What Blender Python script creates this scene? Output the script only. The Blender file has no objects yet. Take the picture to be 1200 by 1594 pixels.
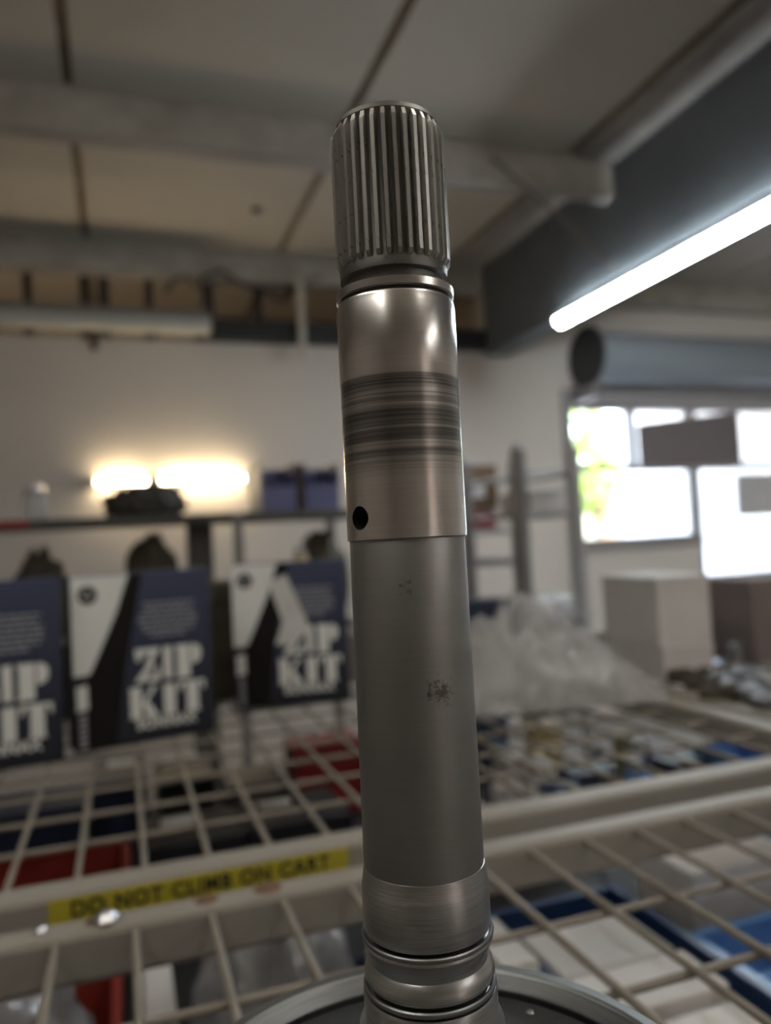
import bpy, bmesh, math, random
from mathutils import Vector, Matrix
R = math.radians
random.seed(7)
scene = bpy.context.scene
COL = scene.collection

# ------------------------------------------------------------------ camera
EYE = 1.25                      # camera height above the floor
YAW, PITCH, ROLL = R(19.0), R(2.29), R(2.9)
FPX, CX, CY = 1200.0, 600.0, 797.0
_f = Vector((math.sin(YAW)*math.cos(PITCH), math.cos(YAW)*math.cos(PITCH), math.sin(PITCH)))
_r0 = Vector((math.cos(YAW), -math.sin(YAW), 0))
_u0 = _r0.cross(_f)
_r = _r0*math.cos(ROLL) - _u0*math.sin(ROLL)
_u = _u0*math.cos(ROLL) + _r0*math.sin(ROLL)
cam_d = bpy.data.cameras.new('camera')
cam = bpy.data.objects.new('camera', cam_d); COL.objects.link(cam)
M4 = Matrix((( _r.x, _u.x, -_f.x, 0), (_r.y, _u.y, -_f.y, 0), (_r.z, _u.z, -_f.z, EYE), (0, 0, 0, 1)))
cam.matrix_world = M4
cam_d.sensor_fit = 'VERTICAL'; cam_d.sensor_height = 36.0; cam_d.sensor_width = 27.1
cam_d.lens = 36.0*FPX/1594.0
cam_d.clip_start = 0.02; cam_d.clip_end = 200
cam_d.dof.use_dof = True
cam_d.dof.focus_distance = 0.196
cam_d.dof.aperture_fstop = cam_d.lens/3.3
scene.camera = cam

# ------------------------------------------------------------------ world / exposure
w = bpy.data.worlds.new('sky'); scene.world = w; w.use_nodes = True
nt = w.node_tree; nt.nodes.clear()
wo = nt.nodes.new('ShaderNodeOutputWorld'); bg = nt.nodes.new('ShaderNodeBackground'); sk = nt.nodes.new('ShaderNodeTexSky')
sk.sky_type = 'NISHITA'; sk.sun_disc = False; sk.sun_elevation = R(50); sk.sun_rotation = R(150); sk.dust_density = 4.0
bg.inputs['Strength'].default_value = 4.0
nt.links.new(sk.outputs[0], bg.inputs[0]); nt.links.new(bg.outputs[0], wo.inputs[0])
scene.view_settings.view_transform = 'Standard'
scene.view_settings.look = 'None'
scene.view_settings.gamma = 1.0
scene.view_settings.use_curve_mapping = False
scene.view_settings.exposure = 1.42
try:
    scene.cycles.max_bounces = 8; scene.cycles.diffuse_bounces = 5; scene.cycles.glossy_bounces = 4
    scene.cycles.transparent_max_bounces = 12; scene.cycles.sample_clamp_indirect = 6.0
    scene.cycles.caustics_reflective = False; scene.cycles.caustics_refractive = False
    scene.cycles.use_denoising = True
except Exception:
    pass
LED_E, FILL_E, WARM_E = 31.0, 10.0, 12.0

def portal(name, loc, rot, sx, sy):
    ld = bpy.data.lights.new(name, 'AREA'); ld.shape = 'RECTANGLE'; ld.size = sx; ld.size_y = sy; ld.cycles.is_portal = True
    o = bpy.data.objects.new(name, ld); COL.objects.link(o); o.location = loc; o.rotation_euler = rot
portal('window_portal', (3.98, 4.75, EYE+.1), (R(-90), 0, 0), 2.1, 2.8)

portal('added_slit_portal', (2.75, -4.45, 1.25), (R(90), 0, 0), .1, 2.5)  # samples the sky through the slit added in the front wall

def ray(px, py):
    return (_f + _r*((px-CX)/FPX) + _u*((CY-py)/FPX))
O = Vector((0, 0, EYE))
def at_z(px, py, z):
    d = ray(px, py); return O + d*((z-EYE)/d.z)
def at_y(px, py, y):
    d = ray(px, py); return O + d*(y/d.y)
def at_x(px, py, x):
    d = ray(px, py); return O + d*(x/d.x)
def at_d(px, py, dist):
    return O + ray(px, py)*dist

# ------------------------------------------------------------------ materials
MATS = {}
def mat(name, col, rough=.6, metal=0., col2=None, scale=20., amt=.5, bump=0., bscale=None, stretch=None, spec=None, emit=None, estr=0., trans=0., alpha=1., coat=0., detail=4.):
    m = bpy.data.materials.new(name); m.use_nodes = True; MATS[name] = m
    n, l = m.node_tree.nodes, m.node_tree.links
    b = n['Principled BSDF']
    b.inputs['Base Color'].default_value = (*col, 1); b.inputs['Roughness'].default_value = rough; b.inputs['Metallic'].default_value = metal
    if spec is not None: b.inputs['Specular IOR Level'].default_value = spec
    if coat: b.inputs['Coat Weight'].default_value = coat
    if alpha < 1: b.inputs['Alpha'].default_value = alpha
    if trans: b.inputs['Transmission Weight'].default_value = trans
    if emit: b.inputs['Emission Color'].default_value = (*emit, 1); b.inputs['Emission Strength'].default_value = estr
    if col2 or bump:
        tc = n.new('ShaderNodeTexCoord'); mp = n.new('ShaderNodeMapping'); l.new(tc.outputs['Object'], mp.inputs[0])
        if stretch: mp.inputs['Scale'].default_value = stretch
    if col2:
        nz = n.new('ShaderNodeTexNoise'); nz.inputs['Scale'].default_value = scale; nz.inputs['Detail'].default_value = detail
        l.new(mp.outputs[0], nz.inputs['Vector'])
        rp = n.new('ShaderNodeValToRGB'); rp.color_ramp.elements[0].position = .5-amt*.4; rp.color_ramp.elements[1].position = .5+amt*.4
        rp.color_ramp.elements[0].color = (*col2, 1); rp.color_ramp.elements[1].color = (*col, 1)
        l.new(nz.outputs['Fac'], rp.inputs[0]); l.new(rp.outputs[0], b.inputs['Base Color'])
    if bump:
        nb = n.new('ShaderNodeTexNoise'); nb.inputs['Scale'].default_value = bscale or scale*3; nb.inputs['Detail'].default_value = 3
        l.new(mp.outputs[0], nb.inputs['Vector'])
        bp = n.new('ShaderNodeBump'); bp.inputs['Strength'].default_value = bump; bp.inputs['Distance'].default_value = .002
        l.new(nb.outputs['Fac'], bp.inputs['Height']); l.new(bp.outputs[0], b.inputs['Normal'])
    return m

mat('wall', (.74, .67, .605), .85, col2=(.67, .60, .535), scale=1.6, amt=.9, bump=.1, bscale=60)
mat('far_wall', (.50, .44, .38), .85, col2=(.42, .36, .30), scale=1.2, amt=.9)
mat('floor', (.30, .285, .27), .75, col2=(.22, .21, .20), scale=3, amt=.8)
mat('ceiling_panel', (.54, .495, .435), .7, col2=(.45, .41, .355), scale=1.4, amt=.9)
mat('seam', (.17, .13, .09), .8, col2=(.24, .20, .15), scale=14)
mat('purlin', (.58, .55, .49), .65, col2=(.33, .29, .235), scale=7, amt=.75)
mat('girder', (.125, .14, .155), .6, col2=(.105, .118, .13), scale=4)
mat('pale_board', (.38, .345, .325), .7, col2=(.29, .265, .245), scale=5)
mat('black_steel', (.018, .018, .018), .55)
mat('stud', (.06, .045, .035), .8)
mat('cart_paint', (.315, .295, .262), .55, col2=(.27, .245, .21), scale=11, amt=.7, bump=.05, bscale=200)
mat('cart_wire', (.29, .262, .215), .5, col2=(.20, .175, .14), scale=30, amt=.7)
mat('cart_deck', (.022, .023, .025), .6, col2=(.014, .014, .016), scale=9)
mat('bolt_zinc', (.75, .76, .78), .25, 1.)
mat('rust', (.20, .11, .07), .85, col2=(.12, .07, .05), scale=60)
mat('sticker', (.52, .44, .035), .5, col2=(.42, .35, .03), scale=40)
mat('ink_bore_black', (.012, .012, .012), .6)
mat('ink_dim', (.16, .145, .02), .6)
mat('print_white', (.80, .82, .79), .6)
mat('print_grey', (.36, .37, .40), .6)
mat('print_black', (.012, .010, .009), .75, spec=.2)
mat('paper', (.68, .68, .65), .6, col2=(.58, .58, .55), scale=20)
mat('carton_edge', (.10, .11, .13), .5)
mat('case_black', (.012, .013, .015), .4)
mat('case_navy', (.02, .03, .06), .45)
mat('white_card', (.80, .78, .75), .6, col2=(.72, .70, .67), scale=14, amt=.8)
mat('grey_card', (.66, .635, .62), .7, col2=(.60, .575, .56), scale=10)
mat('brown_card', (.17, .105, .06), .8, col2=(.135, .085, .05), scale=12)
mat('dusky_card', (.20, .165, .16), .8)
mat('red_plastic', (.28, .035, .022), .4, col2=(.22, .028, .02), scale=8)
mat('red_box', (.34, .03, .03), .5)
mat('blue_plastic', (.02, .05, .14), .35)
mat('sky_plastic', (.16, .36, .75), .3)
mat('navy_plastic', (.012, .022, .055), .35)
mat('purple_plastic', (.11, .12, .24), .5)
mat('tan_card', (.55, .44, .22), .7)
mat('lump_dark', (.05, .045, .035), .7, col2=(.10, .08, .05), scale=25)
mat('steel_dull', (.35, .35, .36), .4, 1., col2=(.22, .22, .23), scale=40)
mat('steel_bright', (.75, .76, .78), .22, 1.)
mat('dark_cloth', (.10, .095, .085), .95, col2=(.06, .055, .05), scale=18, bump=.3, bscale=60)
mat('rack_grey', (.22, .20, .20), .5, col2=(.17, .155, .155), scale=10)
mat('rack_pale', (.42, .42, .42), .5)
mat('shelf_dark', (.10, .095, .085), .7)
mat('fixture_white', (.55, .55, .52), .5)
mat('fixture_grey', (.22, .205, .18), .6)
mat('pvc', (.58, .55, .48), .5)
mat('cable', (.03, .025, .022), .6)
mat('rod', (.20, .18, .155), .7)
mat('led', (.9, .9, .9), .5, emit=(.86, .95, 1.0), estr=LED_E)
mat('led_fill', (.9, .9, .9), .5, emit=(1.0, .955, .89), estr=FILL_E)
mat('warm_tube', (.9, .9, .9), .5, emit=(1.0, .80, .50), estr=WARM_E)
mat('warm_fill', (.9, .9, .9), .5, emit=(1.0, .80, .55), estr=5.0)
mat('drum_grey', (.23, .25, .27), .55)
mat('window_frame', (.34, .32, .31), .6)
mat('leaf', (.10, .17, .015), .6, col2=(.20, .26, .03), scale=3)
mat('bark', (.16, .11, .07), .9, col2=(.09, .065, .045), scale=20)
mat('ground', (.42, .40, .36), .9, col2=(.32, .30, .27), scale=.8)
mat('blue_glass', (.15, .2, .45), .2)

# clear panes and film: mostly see-through with a sheen
def film(name, tint, opac, rough, col):
    m = bpy.data.materials.new(name); m.use_nodes = True; MATS[name] = m
    n, l = m.node_tree.nodes, m.node_tree.links
    out = n['Material Output']; b = n['Principled BSDF']
    b.inputs['Base Color'].default_value = (*col, 1); b.inputs['Roughness'].default_value = rough
    b.inputs['Specular IOR Level'].default_value = .8
    t = n.new('ShaderNodeBsdfTransparent'); t.inputs[0].default_value = (*tint, 1)
    mx = n.new('ShaderNodeMixShader'); mx.inputs[0].default_value = opac
    l.new(t.outputs[0], mx.inputs[1]); l.new(b.outputs[0], mx.inputs[2]); l.new(mx.outputs[0], out.inputs[0])
    return m
film('glass_pane', (.95, .97, .97), .06, .05, (.8, .8, .8))
film('clear_film', (.90, .90, .91), .42, .14, (.70, .70, .70))
film('grey_film', (.80, .80, .80), .5, .2, (.48, .48, .49))

# machined steels (lathe marks run round the axis = object Z)
def steel(name, base, rough, base2=None, lathe=1800., lb=.12, blot=0., blot_col=(.06, .045, .04), blotscale=60.):
    m = bpy.data.materials.new(name); m.use_nodes = True; MATS[name] = m
    n, l = m.node_tree.nodes, m.node_tree.links
    b = n['Principled BSDF']; b.inputs['Metallic'].default_value = 1.; b.inputs['Roughness'].default_value = rough
    b.inputs['Base Color'].default_value = (*base, 1)
    tc = n.new('ShaderNodeTexCoord'); mp = n.new('ShaderNodeMapping'); l.new(tc.outputs['Object'], mp.inputs[0])
    mp.inputs['Scale'].default_value = (.03, .03, 1)
    nz = n.new('ShaderNodeTexNoise'); nz.inputs['Scale'].default_value = lathe; nz.inputs['Detail'].default_value = 4; l.new(mp.outputs[0], nz.inputs['Vector'])
    bp = n.new('ShaderNodeBump'); bp.inputs['Strength'].default_value = lb; bp.inputs['Distance'].default_value = .0002
    l.new(nz.outputs['Fac'], bp.inputs['Height']); l.new(bp.outputs[0], b.inputs['Normal'])
    last = None
    if base2:
        rp = n.new('ShaderNodeValToRGB'); rp.color_ramp.elements[0].position = .35; rp.color_ramp.elements[1].position = .65
        rp.color_ramp.elements[0].color = (*base2, 1); rp.color_ramp.elements[1].color = (*base, 1)
        l.new(nz.outputs['Fac'], rp.inputs[0]); last = rp.outputs[0]
    if blot:
        n2 = n.new('ShaderNodeTexNoise'); n2.inputs['Scale'].default_value = blotscale; n2.inputs['Detail'].default_value = 8; n2.inputs['Roughness'].default_value = .7
        l.new(tc.outputs['Object'], n2.inputs['Vector'])
        r2 = n.new('ShaderNodeValToRGB'); r2.color_ramp.elements[0].position = .5+.5*(1-blot)*.4; r2.color_ramp.elements[1].position = r2.color_ramp.elements[0].position+.08
        l.new(n2.outputs['Fac'], r2.inputs[0])
        mx = n.new('ShaderNodeMix'); mx.data_type = 'RGBA'
        l.new(r2.outputs[0], mx.inputs['Factor'])
        if last: l.new(last, mx.inputs['A'])
        else: mx.inputs['A'].default_value = (*base, 1)
        mx.inputs['B'].default_value = (*blot_col, 1); last = mx.outputs['Result']
    if last: l.new(last, b.inputs['Base Color'])
    return m
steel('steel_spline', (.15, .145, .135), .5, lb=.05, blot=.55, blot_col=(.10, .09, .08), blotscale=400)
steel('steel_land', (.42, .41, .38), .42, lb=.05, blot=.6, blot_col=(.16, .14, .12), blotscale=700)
steel('steel_journal', (.60, .58, .555), .27, (.56, .54, .51), lb=.06)
steel('steel_tube', (.33, .325, .315), .46, (.315, .31, .30), lathe=1500, lb=.02)
steel('steel_collar', (.50, .50, .49), .32, (.40, .40, .40), lathe=2500, lb=.22)
steel('steel_drum', (.30, .31, .31), .42, (.24, .25, .25), lathe=1500, lb=.15)
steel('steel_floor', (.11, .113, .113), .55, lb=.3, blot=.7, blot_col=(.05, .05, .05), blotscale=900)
steel('steel_groove', (.10, .095, .09), .45)

# ------------------------------------------------------------------ mesh helpers
class MB:
    def __init__(s): s.v = []; s.f = []; s.smooth = []
    def add(s, vs, fs, sm=False):
        o = len(s.v); s.v += [tuple(p) for p in vs]; s.f += [tuple(i+o for i in f) for f in fs]; s.smooth += [sm]*len(fs); return s
    def box(s, x0, x1, y0, y1, z0, z1, M=None):
        vs = [Vector(p) for p in ((x0,y0,z0),(x1,y0,z0),(x1,y1,z0),(x0,y1,z0),(x0,y0,z1),(x1,y0,z1),(x1,y1,z1),(x0,y1,z1))]
        if M: vs = [M @ p for p in vs]
        return s.add(vs, [(0,3,2,1),(4,5,6,7),(0,1,5,4),(1,2,6,5),(2,3,7,6),(3,0,4,7)])
    def rbox(s, x0, x1, y0, y1, z0, z1, b, M=None):
        # box with chamfered edges
        bm = bmesh.new(); bmesh.ops.create_cube(bm, size=1)
        for v in bm.verts:
            v.co = Vector(((x0+x1)/2+v.co.x*(x1-x0), (y0+y1)/2+v.co.y*(y1-y0), (z0+z1)/2+v.co.z*(z1-z0)))
        bmesh.ops.bevel(bm, geom=list(bm.edges), offset=b, segments=2, profile=.5, affect='EDGES')
        bm.verts.index_update()
        vs = [(M @ v.co if M else v.co.copy()) for v in bm.verts]; fs = [[v.index for v in f.verts] for f in bm.faces]; bm.free()
        return s.add(vs, fs)
    def lathe(s, prof, n=48, c=(0,0,0), closed=False, a0=0., a1=2*math.pi, M=None):
        vs, fs = [], []; k = len(prof); full = abs(a1-a0-2*math.pi) < 1e-6; m = n if full else n+1
        for i in range(m):
            a = a0+(a1-a0)*i/n
            for r, z in prof:
                p = Vector((c[0]+r*math.cos(a), c[1]+r*math.sin(a), c[2]+z)); vs.append(M @ p if M else p)
        for i in range(n):
            j = (i+1) % m
            for t in range(k-1): fs.append((i*k+t, j*k+t, j*k+t+1, i*k+t+1))
            if closed: fs.append((i*k+k-1, j*k+k-1, j*k, i*k))
        return s.add(vs, fs, True)
    def cyl(s, p0, p1, r, n=12, cap=True, r1=None, sm=True):
        p0, p1 = Vector(p0), Vector(p1); d = (p1-p0).normalized()
        a = d.cross(Vector((0,0,1)) if abs(d.z) < .9 else Vector((1,0,0))).normalized(); b = d.cross(a)
        r1 = r if r1 is None else r1; vs = []
        for p, rr in ((p0, r), (p1, r1)):
            for i in range(n):
                t = 2*math.pi*i/n; vs.append(p+a*rr*math.cos(t)+b*rr*math.sin(t))
        s.add(vs, [(i, (i+1) % n, n+(i+1) % n, n+i) for i in range(n)], sm)
        if cap: s.add(vs, [tuple(range(n-1, -1, -1)), tuple(range(n, 2*n))])
        return s
    def tube(s, pts, r, n=8):
        pts = [Vector(p) for p in pts]; vs = []; prev = None
        for i, p in enumerate(pts):
            d = (pts[min(i+1, len(pts)-1)]-pts[max(i-1, 0)]).normalized()
            a = (d.cross(Vector((0,0,1))) if abs(d.z) < .95 else d.cross(Vector((1,0,0)))).normalized()
            if prev and a.dot(prev) < 0: a = -a
            prev = a; b = d.cross(a)
            for k in range(n):
                t = 2*math.pi*k/n; vs.append(p+a*r*math.cos(t)+b*r*math.sin(t))
        fs = [(i*n+k, i*n+(k+1) % n, (i+1)*n+(k+1) % n, (i+1)*n+k) for i in range(len(pts)-1) for k in range(n)]
        fs += [tuple(range(n-1, -1, -1)), tuple(range((len(pts)-1)*n, len(pts)*n))]
        return s.add(vs, fs, True)
    def prism(s, poly, y0, y1, M=None):     # polygon in XZ, extruded along Y
        n = len(poly); vs = [Vector((p[0], y0, p[1])) for p in poly]+[Vector((p[0], y1, p[1])) for p in poly]
        if M: vs = [M @ p for p in vs]
        return s.add(vs, [tuple(range(n)), tuple(range(2*n-1, n-1, -1))]+[(i, n+i, n+(i+1) % n, (i+1) % n) for i in range(n)])
    def mesh(s, name):
        me = bpy.data.meshes.new(name); me.from_pydata(s.v, [], s.f); me.validate(); me.update()
        bm = bmesh.new(); bm.from_mesh(me); bmesh.ops.recalc_face_normals(bm, faces=bm.faces); bm.to_mesh(me); bm.free()
        if len(s.smooth) == len(me.polygons):
            for p, q in zip(me.polygons, s.smooth): p.use_smooth = q
            if any(s.smooth): me.set_sharp_from_angle(angle=R(32))
        return me
    def build(s, name, m, parent=None, loc=None, rz=None):
        me = s.mesh(name); me.materials.append(MATS[m])
        return link(name, me, parent, loc, rz)
def link(name, me, parent=None, loc=None, rz=None):
    o = bpy.data.objects.new(name, me); COL.objects.link(o)
    if parent: o.parent = parent
    if loc is not None: o.location = loc
    if rz is not None: o.rotation_euler = (0, 0, rz)
    return o
def tag(o, label, cat, group=None, kind=None):
    o['label'] = label; o['category'] = cat
    if group: o['group'] = group
    if kind: o['kind'] = kind
    return o
def thing(name, label, cat, loc=(0,0,0), rz=0., group=None, kind=None):
    o = bpy.data.objects.new(name, None); COL.objects.link(o); o.empty_display_size = .05
    o.location = loc; o.rotation_euler = (0, 0, rz)
    return tag(o, label, cat, group, kind)
def copy_tree(o, parent=None):
    c = o.copy(); COL.objects.link(c); c.parent = parent
    for ch in list(o.children): copy_tree(ch, c)
    return c

# ------------------------------------------------------------------ the room
HC = EYE+1.776                   # ceiling
HB = EYE+1.60                    # underside of purlins
YW = 4.60                        # partition wall face
WT = EYE+1.24                    # its top
XL, XR, YB, YF = -4.2, 5.4, -4.2, 7.2
fl = MB().box(XL-.2, XR+.2, YB-.2, YF+.2, -.1, 0).build('floor', 'floor'); tag(fl, 'dark concrete workshop floor under the carts', 'floor', kind='structure')
ce = MB().box(XL-.2, XR+.2, YB-.2, YF+.2, HC+.02, HC+.14).build('ceiling', 'seam'); tag(ce, 'pale panelled workshop ceiling with brown joints', 'ceiling', kind='structure')
# ceiling panels between joints (running away) and purlins
seams = [-.13+1.09*k for k in range(-4, 6)]
seams = [XL-.2]+[s for s in seams if XL < s < XR]+[XR+.2]
pys = [YB, -1.35, .11, 1.58, 3.05, 4.53, 6.0, YF]
for i in range(len(seams)-1):
    for j in range(len(pys)-1):
        MB().rbox(seams[i]+.02, seams[i+1]-.02, pys[j]-.01, pys[j+1]-.012, HC, HC+.03, .004).build('ceiling_panel', 'ceiling_panel', ce)
MB().lathe([(.0, -.012), (.022, -.012), (.03, 0), (.03, .01)], 16).build('ceiling_cap', 'black_steel', ce, at_z(400, 326, HC))
# walls
wl = MB().box(XL-.2, XL, YB-.2, YF+.2, 0, HC+.02).build('wall_left', 'wall'); tag(wl, 'plain side wall left of the carts', 'wall', kind='structure')
wr = MB().box(XR, XR+.2, YB-.2, YF+.2, 0, HC+.02).build('wall_right', 'wall'); tag(wr, 'plain side wall right of the window', 'wall', kind='structure')
wf = MB().box(XL, 2.70, YB-.2, YB, 0, HC+.02).box(2.80, XR, YB-.2, YB, 0, HC+.02).box(2.70, 2.80, YB-.2, YB, 2.5, HC+.02).build('wall_front', 'wall'); tag(wf, 'plain wall with an added light slit behind the viewer', 'wall', kind='structure')  # narrow slit added so daylight draws a vertical streak on the shaft
WX0, WX1, WX2 = 2.97, 4.02, 5.0
SILL, HEAD = EYE-.08, EYE+.895
wb = MB().box(XL, WX0, YW, YW+.12, 0, WT).box(WX0, WX1, YW, YW+.12, 0, SILL).box(WX0, WX2, YW, YW+.12, HEAD, WT).box(WX2, XR, YW, YW+.12, 0, WT).box(2.34, XR, YW, YW+.12, WT, HC+.02)
wb = wb.build('wall_back', 'wall'); tag(wb, 'long pale grey wall behind the shelves, with the window', 'wall', kind='structure')
wx = MB().box(XL, 2.5, YF, YF+.2, 0, HC+.02).box(2.34, 2.46, YW+.12, YF, 0, HC+.02).build('wall_beyond', 'far_wall'); tag(wx, 'brownish wall seen over the top of the back wall', 'wall', kind='structure')
# purlins: C sections running across
def purlin(y, x0, x1, lab, kind_y):
    m = MB().prism([(0,0)], 0, 0) if False else MB()
    m.rbox(x0, x1, y, y+.012, HB, HC+.019, .003)              # web
    t = thing('purlin', lab, 'beam', (0,0,0), kind='structure')
    m.build('web', 'purlin', t)
    MB().rbox(x0, x1, y-.004, y+.075, HB-.006, HB+.004, .002).build('lower_flange', 'pale_board', t)
    MB().rbox(x0, x1, y+.066, y+.075, HB+.004, HB+.03, .002).build('lip', 'purlin', t)
    return t
GX0, GX1, GZ = 2.29, 2.45, EYE+1.20
for y, lab in ((-1.35, 'pale ceiling purlin behind the viewer'), (.11, 'pale ceiling purlin overhead at the viewer'), (1.58, 'pale ceiling purlin just above the frame'),
               (3.05, 'stained pale ceiling beam crossing above the splined shaft end'), (4.53, 'greyish ceiling beam crossing over the top of the back wall')):
    t = purlin(y, XL, GX0-.004, lab, y)
    purlin(y, GX1+.004, XR, lab+', stretch beyond the dark girder', y)
# dark girder running away on the right, with its pale edge board
g = thing('girder', 'deep dark blue-grey steel girder running to the back wall', 'girder', kind='structure')
MB().rbox(GX0+.06, GX0+.10, YB, 4.48, GZ, HC+.018, .004).build('web', 'girder', g)
MB().rbox(GX0, GX1, YB, 4.48, GZ-.012, GZ+.01, .004).build('lower_flange', 'girder', g)
MB().rbox(GX0+.002, GX0+.06, YB, 4.48, GZ+.01, HC-.006, .004).build('side_plate', 'girder', g)
for j in range(len(pys)-2):
    b = MB().rbox(2.06, 2.285, pys[j]+(.08 if j else 0), pys[j+1]-.008, HC-.022, HC-.001, .004).build('trim_%d' % (j+2), 'pale_board')
    tag(b, ['pale ceiling board beside the girder, far behind the viewer', 'pale ceiling board beside the girder, behind the viewer', 'pale ceiling board beside the girder, above the viewer', 'pale ceiling board beside the girder, top right corner', 'pale ceiling board beside the girder, between the two visible beams', 'pale ceiling board beside the girder, past the back beam'][j], 'board', kind='structure')
# eave beam: black steel lying on the wall top
eb = MB().rbox(.455, GX0+.12, YW-.08, YW+.1, EYE+1.245, EYE+1.37, .006).build('eave_beam', 'black_steel'); tag(eb, 'black steel beam lying along the top of the back wall', 'beam', kind='structure')
for i, (px, wd) in enumerate(((42, .045), (130, .05), (160, .06), (230, .05), (322, .07), (398, .05))):
    p = at_y(px, 425, YW+.06)
    s = MB().rbox(p.x-wd/2, p.x+wd/2, YW+.03, YW+.09, (WT+.003) if p.x < .45 else EYE+1.373, HC-.002, .003).build('wall_stud', 'stud')
    tag(s, ['short dark stud over the wall, leftmost', 'short dark stud over the wall, second from the left', 'short dark stud over the wall, third from the left', 'short dark stud over the wall, fourth from the left', 'short dark stud over the wall, behind the cable loops', 'short dark stud over the wall, nearest the white pipe'][i], 'stud', 'dark studs over the back wall')
# ------------------------------------------------------------------ window and glazed door
FY0, FY1 = YW+.03, YW+.09
wi = thing('window_1', 'bright window right of the rack, green trees behind', 'window', (0,0,0), kind='structure')
fr = MB(); t_ = .035
TR = EYE+.45
for a, b_, c, d in ((WX0, WX1, SILL, SILL+t_), (WX0, WX1, HEAD-t_, HEAD), (WX0, WX0+t_, SILL, HEAD), (WX1-t_, WX1, SILL, HEAD)):
    MB().rbox(a, b_, FY0, FY1, c, d, .004).build('window_frame', 'window_frame', wi)
MB().rbox(WX0+t_, WX1-t_, FY0, FY1, TR-.025, TR+.025, .004).build('transom', 'window_frame', wi)
MB().rbox(3.48, 3.53, FY0, FY1, TR+.025, HEAD-t_, .004).build('mullion', 'window_frame', wi)
for a, b_, c, d in ((WX0+t_, WX1-t_, SILL+t_, TR-.025), (WX0+t_, 3.48, TR+.025, HEAD-t_), (3.53, WX1-t_, TR+.025, HEAD-t_)):
    MB().box(a, b_, YW+.058, YW+.062, c, d).build('pane', 'glass_pane', wi)
MB().rbox(WX0-.03, WX1, YW-.05, YW+.03, SILL-.03, SILL, .005).build('window_sill', 'window_frame', wi)
do = thing('door_1', 'glazed door full of glare at the right edge', 'door', (0,0,0), kind='structure')
for a, b_, c, d in ((WX1, WX1+.05, .0, HEAD), (WX2-.05, WX2, .0, HEAD), (WX1+.05, WX2-.05, HEAD-t_, HEAD), (WX1+.05, WX2-.05, 0, .25)):
    MB().rbox(a, b_, FY0, FY1, c, d, .004).build('door_frame', 'window_frame', do)
MB().rbox(WX1+.05, WX2-.05, FY0, FY1, TR-.025, TR+.025, .004).build('transom', 'window_frame', do)
for c, d in ((.25, TR-.025), (TR+.025, HEAD-t_)):
    MB().box(WX1+.05, WX2-.05, YW+.058, YW+.062, c, d).build('pane', 'glass_pane', do)
# boards standing in the panes
a = at_y(992, 660, YW-.02); b_ = at_y(1148, 640, YW-.02); c = at_y(992, 727, YW-.02)
pb = MB().prism([(a.x, TR+.005), (b_.x, TR+.005), (b_.x, b_.z), (a.x, a.z)], YW-.028, YW-.012).build('window_board', 'dusky_card')
tag(pb, 'grey brown board with slanted top covering the upper window', 'board')
a = at_y(1144, 738, YW-.06); b_ = at_y(1144, 804, YW-.06)
pb = MB().rbox(a.x, a.x+.5, YW-.075, YW-.045, b_.z, a.z, .004).build('hanging_panel', 'grey_card')
tag(pb, 'grey panel hanging before the glazed door, right edge', 'panel')
# roller shutter drum over the window
rs = thing('roller_shutter', 'grey rolled shutter drum above the bright window', 'shutter', (2.98, YW-.24, EYE+1.17))
m = MB(); k = 10; prof = []
m.cyl((0,0,0), (2.3,0,0), .165, 40); m.build('shutter_roll', 'drum_grey', rs)
MB().cyl((-.02,0,0), (-.002,0,0), .2, 32).build('end_plate', 'black_steel', rs)
MB().rbox(-.012, .05, -.06, -.01+.24, -.28, -.17, .004).build('bracket', 'rack_grey', rs)
MB().rbox(.06, 2.3, .20, .235, -.265, -.1, .004).build('guide_board', 'window_frame', rs)
# guide rail at the window edge
gr = MB().rbox(2.90, 2.955, YW-.045, YW-.001, .0, EYE+.99, .005).build('guide_rail', 'window_frame'); tag(gr, 'narrow grey shutter guide rail at the left window edge', 'rail')

# ------------------------------------------------------------------ outdoors
gd = MB().box(-30, 45, YF+.21, 70, -.15, -.05).box(XR+.2, 45, YB, YF+.21, -.15, -.05).box(-30, 45, -40, YB-.2, -.15, -.05).build('ground', 'ground'); tag(gd, 'pale sunlit yard outside the window', 'ground', kind='structure')
def tree(loc, h, rad, lab, seed):
    rnd = random.Random(seed)
    t = thing('tree', lab, 'tree', loc, group='trees outside the window')
    m = MB(); m.tube([(0,0,0), (.06,.02,h*.3), (-.03,.05,h*.55), (.05,0,h*.8)], .12, 8)
    for k in range(6):
        a = rnd.random()*6.28; z0 = h*(.35+.06*k)
        m.tube([(0,0,z0), (math.cos(a)*rad*.4, math.sin(a)*rad*.4, z0+h*.12), (math.cos(a)*rad*.75, math.sin(a)*rad*.75, z0+h*.16)], .04, 6)
    m.build('trunk', 'bark', t)
    m = MB(); s = .11
    cl = [(Vector((rnd.uniform(-1,1)*rad*.7, rnd.uniform(-1,1)*rad*.7, h*rnd.uniform(.38, .98))), rad*rnd.uniform(.3,.5)) for _ in range(14)]
    for c, r in cl:
        for _ in range(130):
            d = Vector((rnd.gauss(0,1), rnd.gauss(0,1), rnd.gauss(0,1))).normalized()*r*rnd.uniform(.5,1)
            p = c+d; u = Vector((rnd.gauss(0,1), rnd.gauss(0,1), rnd.gauss(0,1))).normalized(); v = u.orthogonal().normalized()
            m.add([p-u*s, p+v*s*.45, p+u*s, p-v*s*.45], [(0,1,2,3)])
    f = m.build('foliage', 'leaf', t); f['kind'] = 'stuff'
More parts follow.
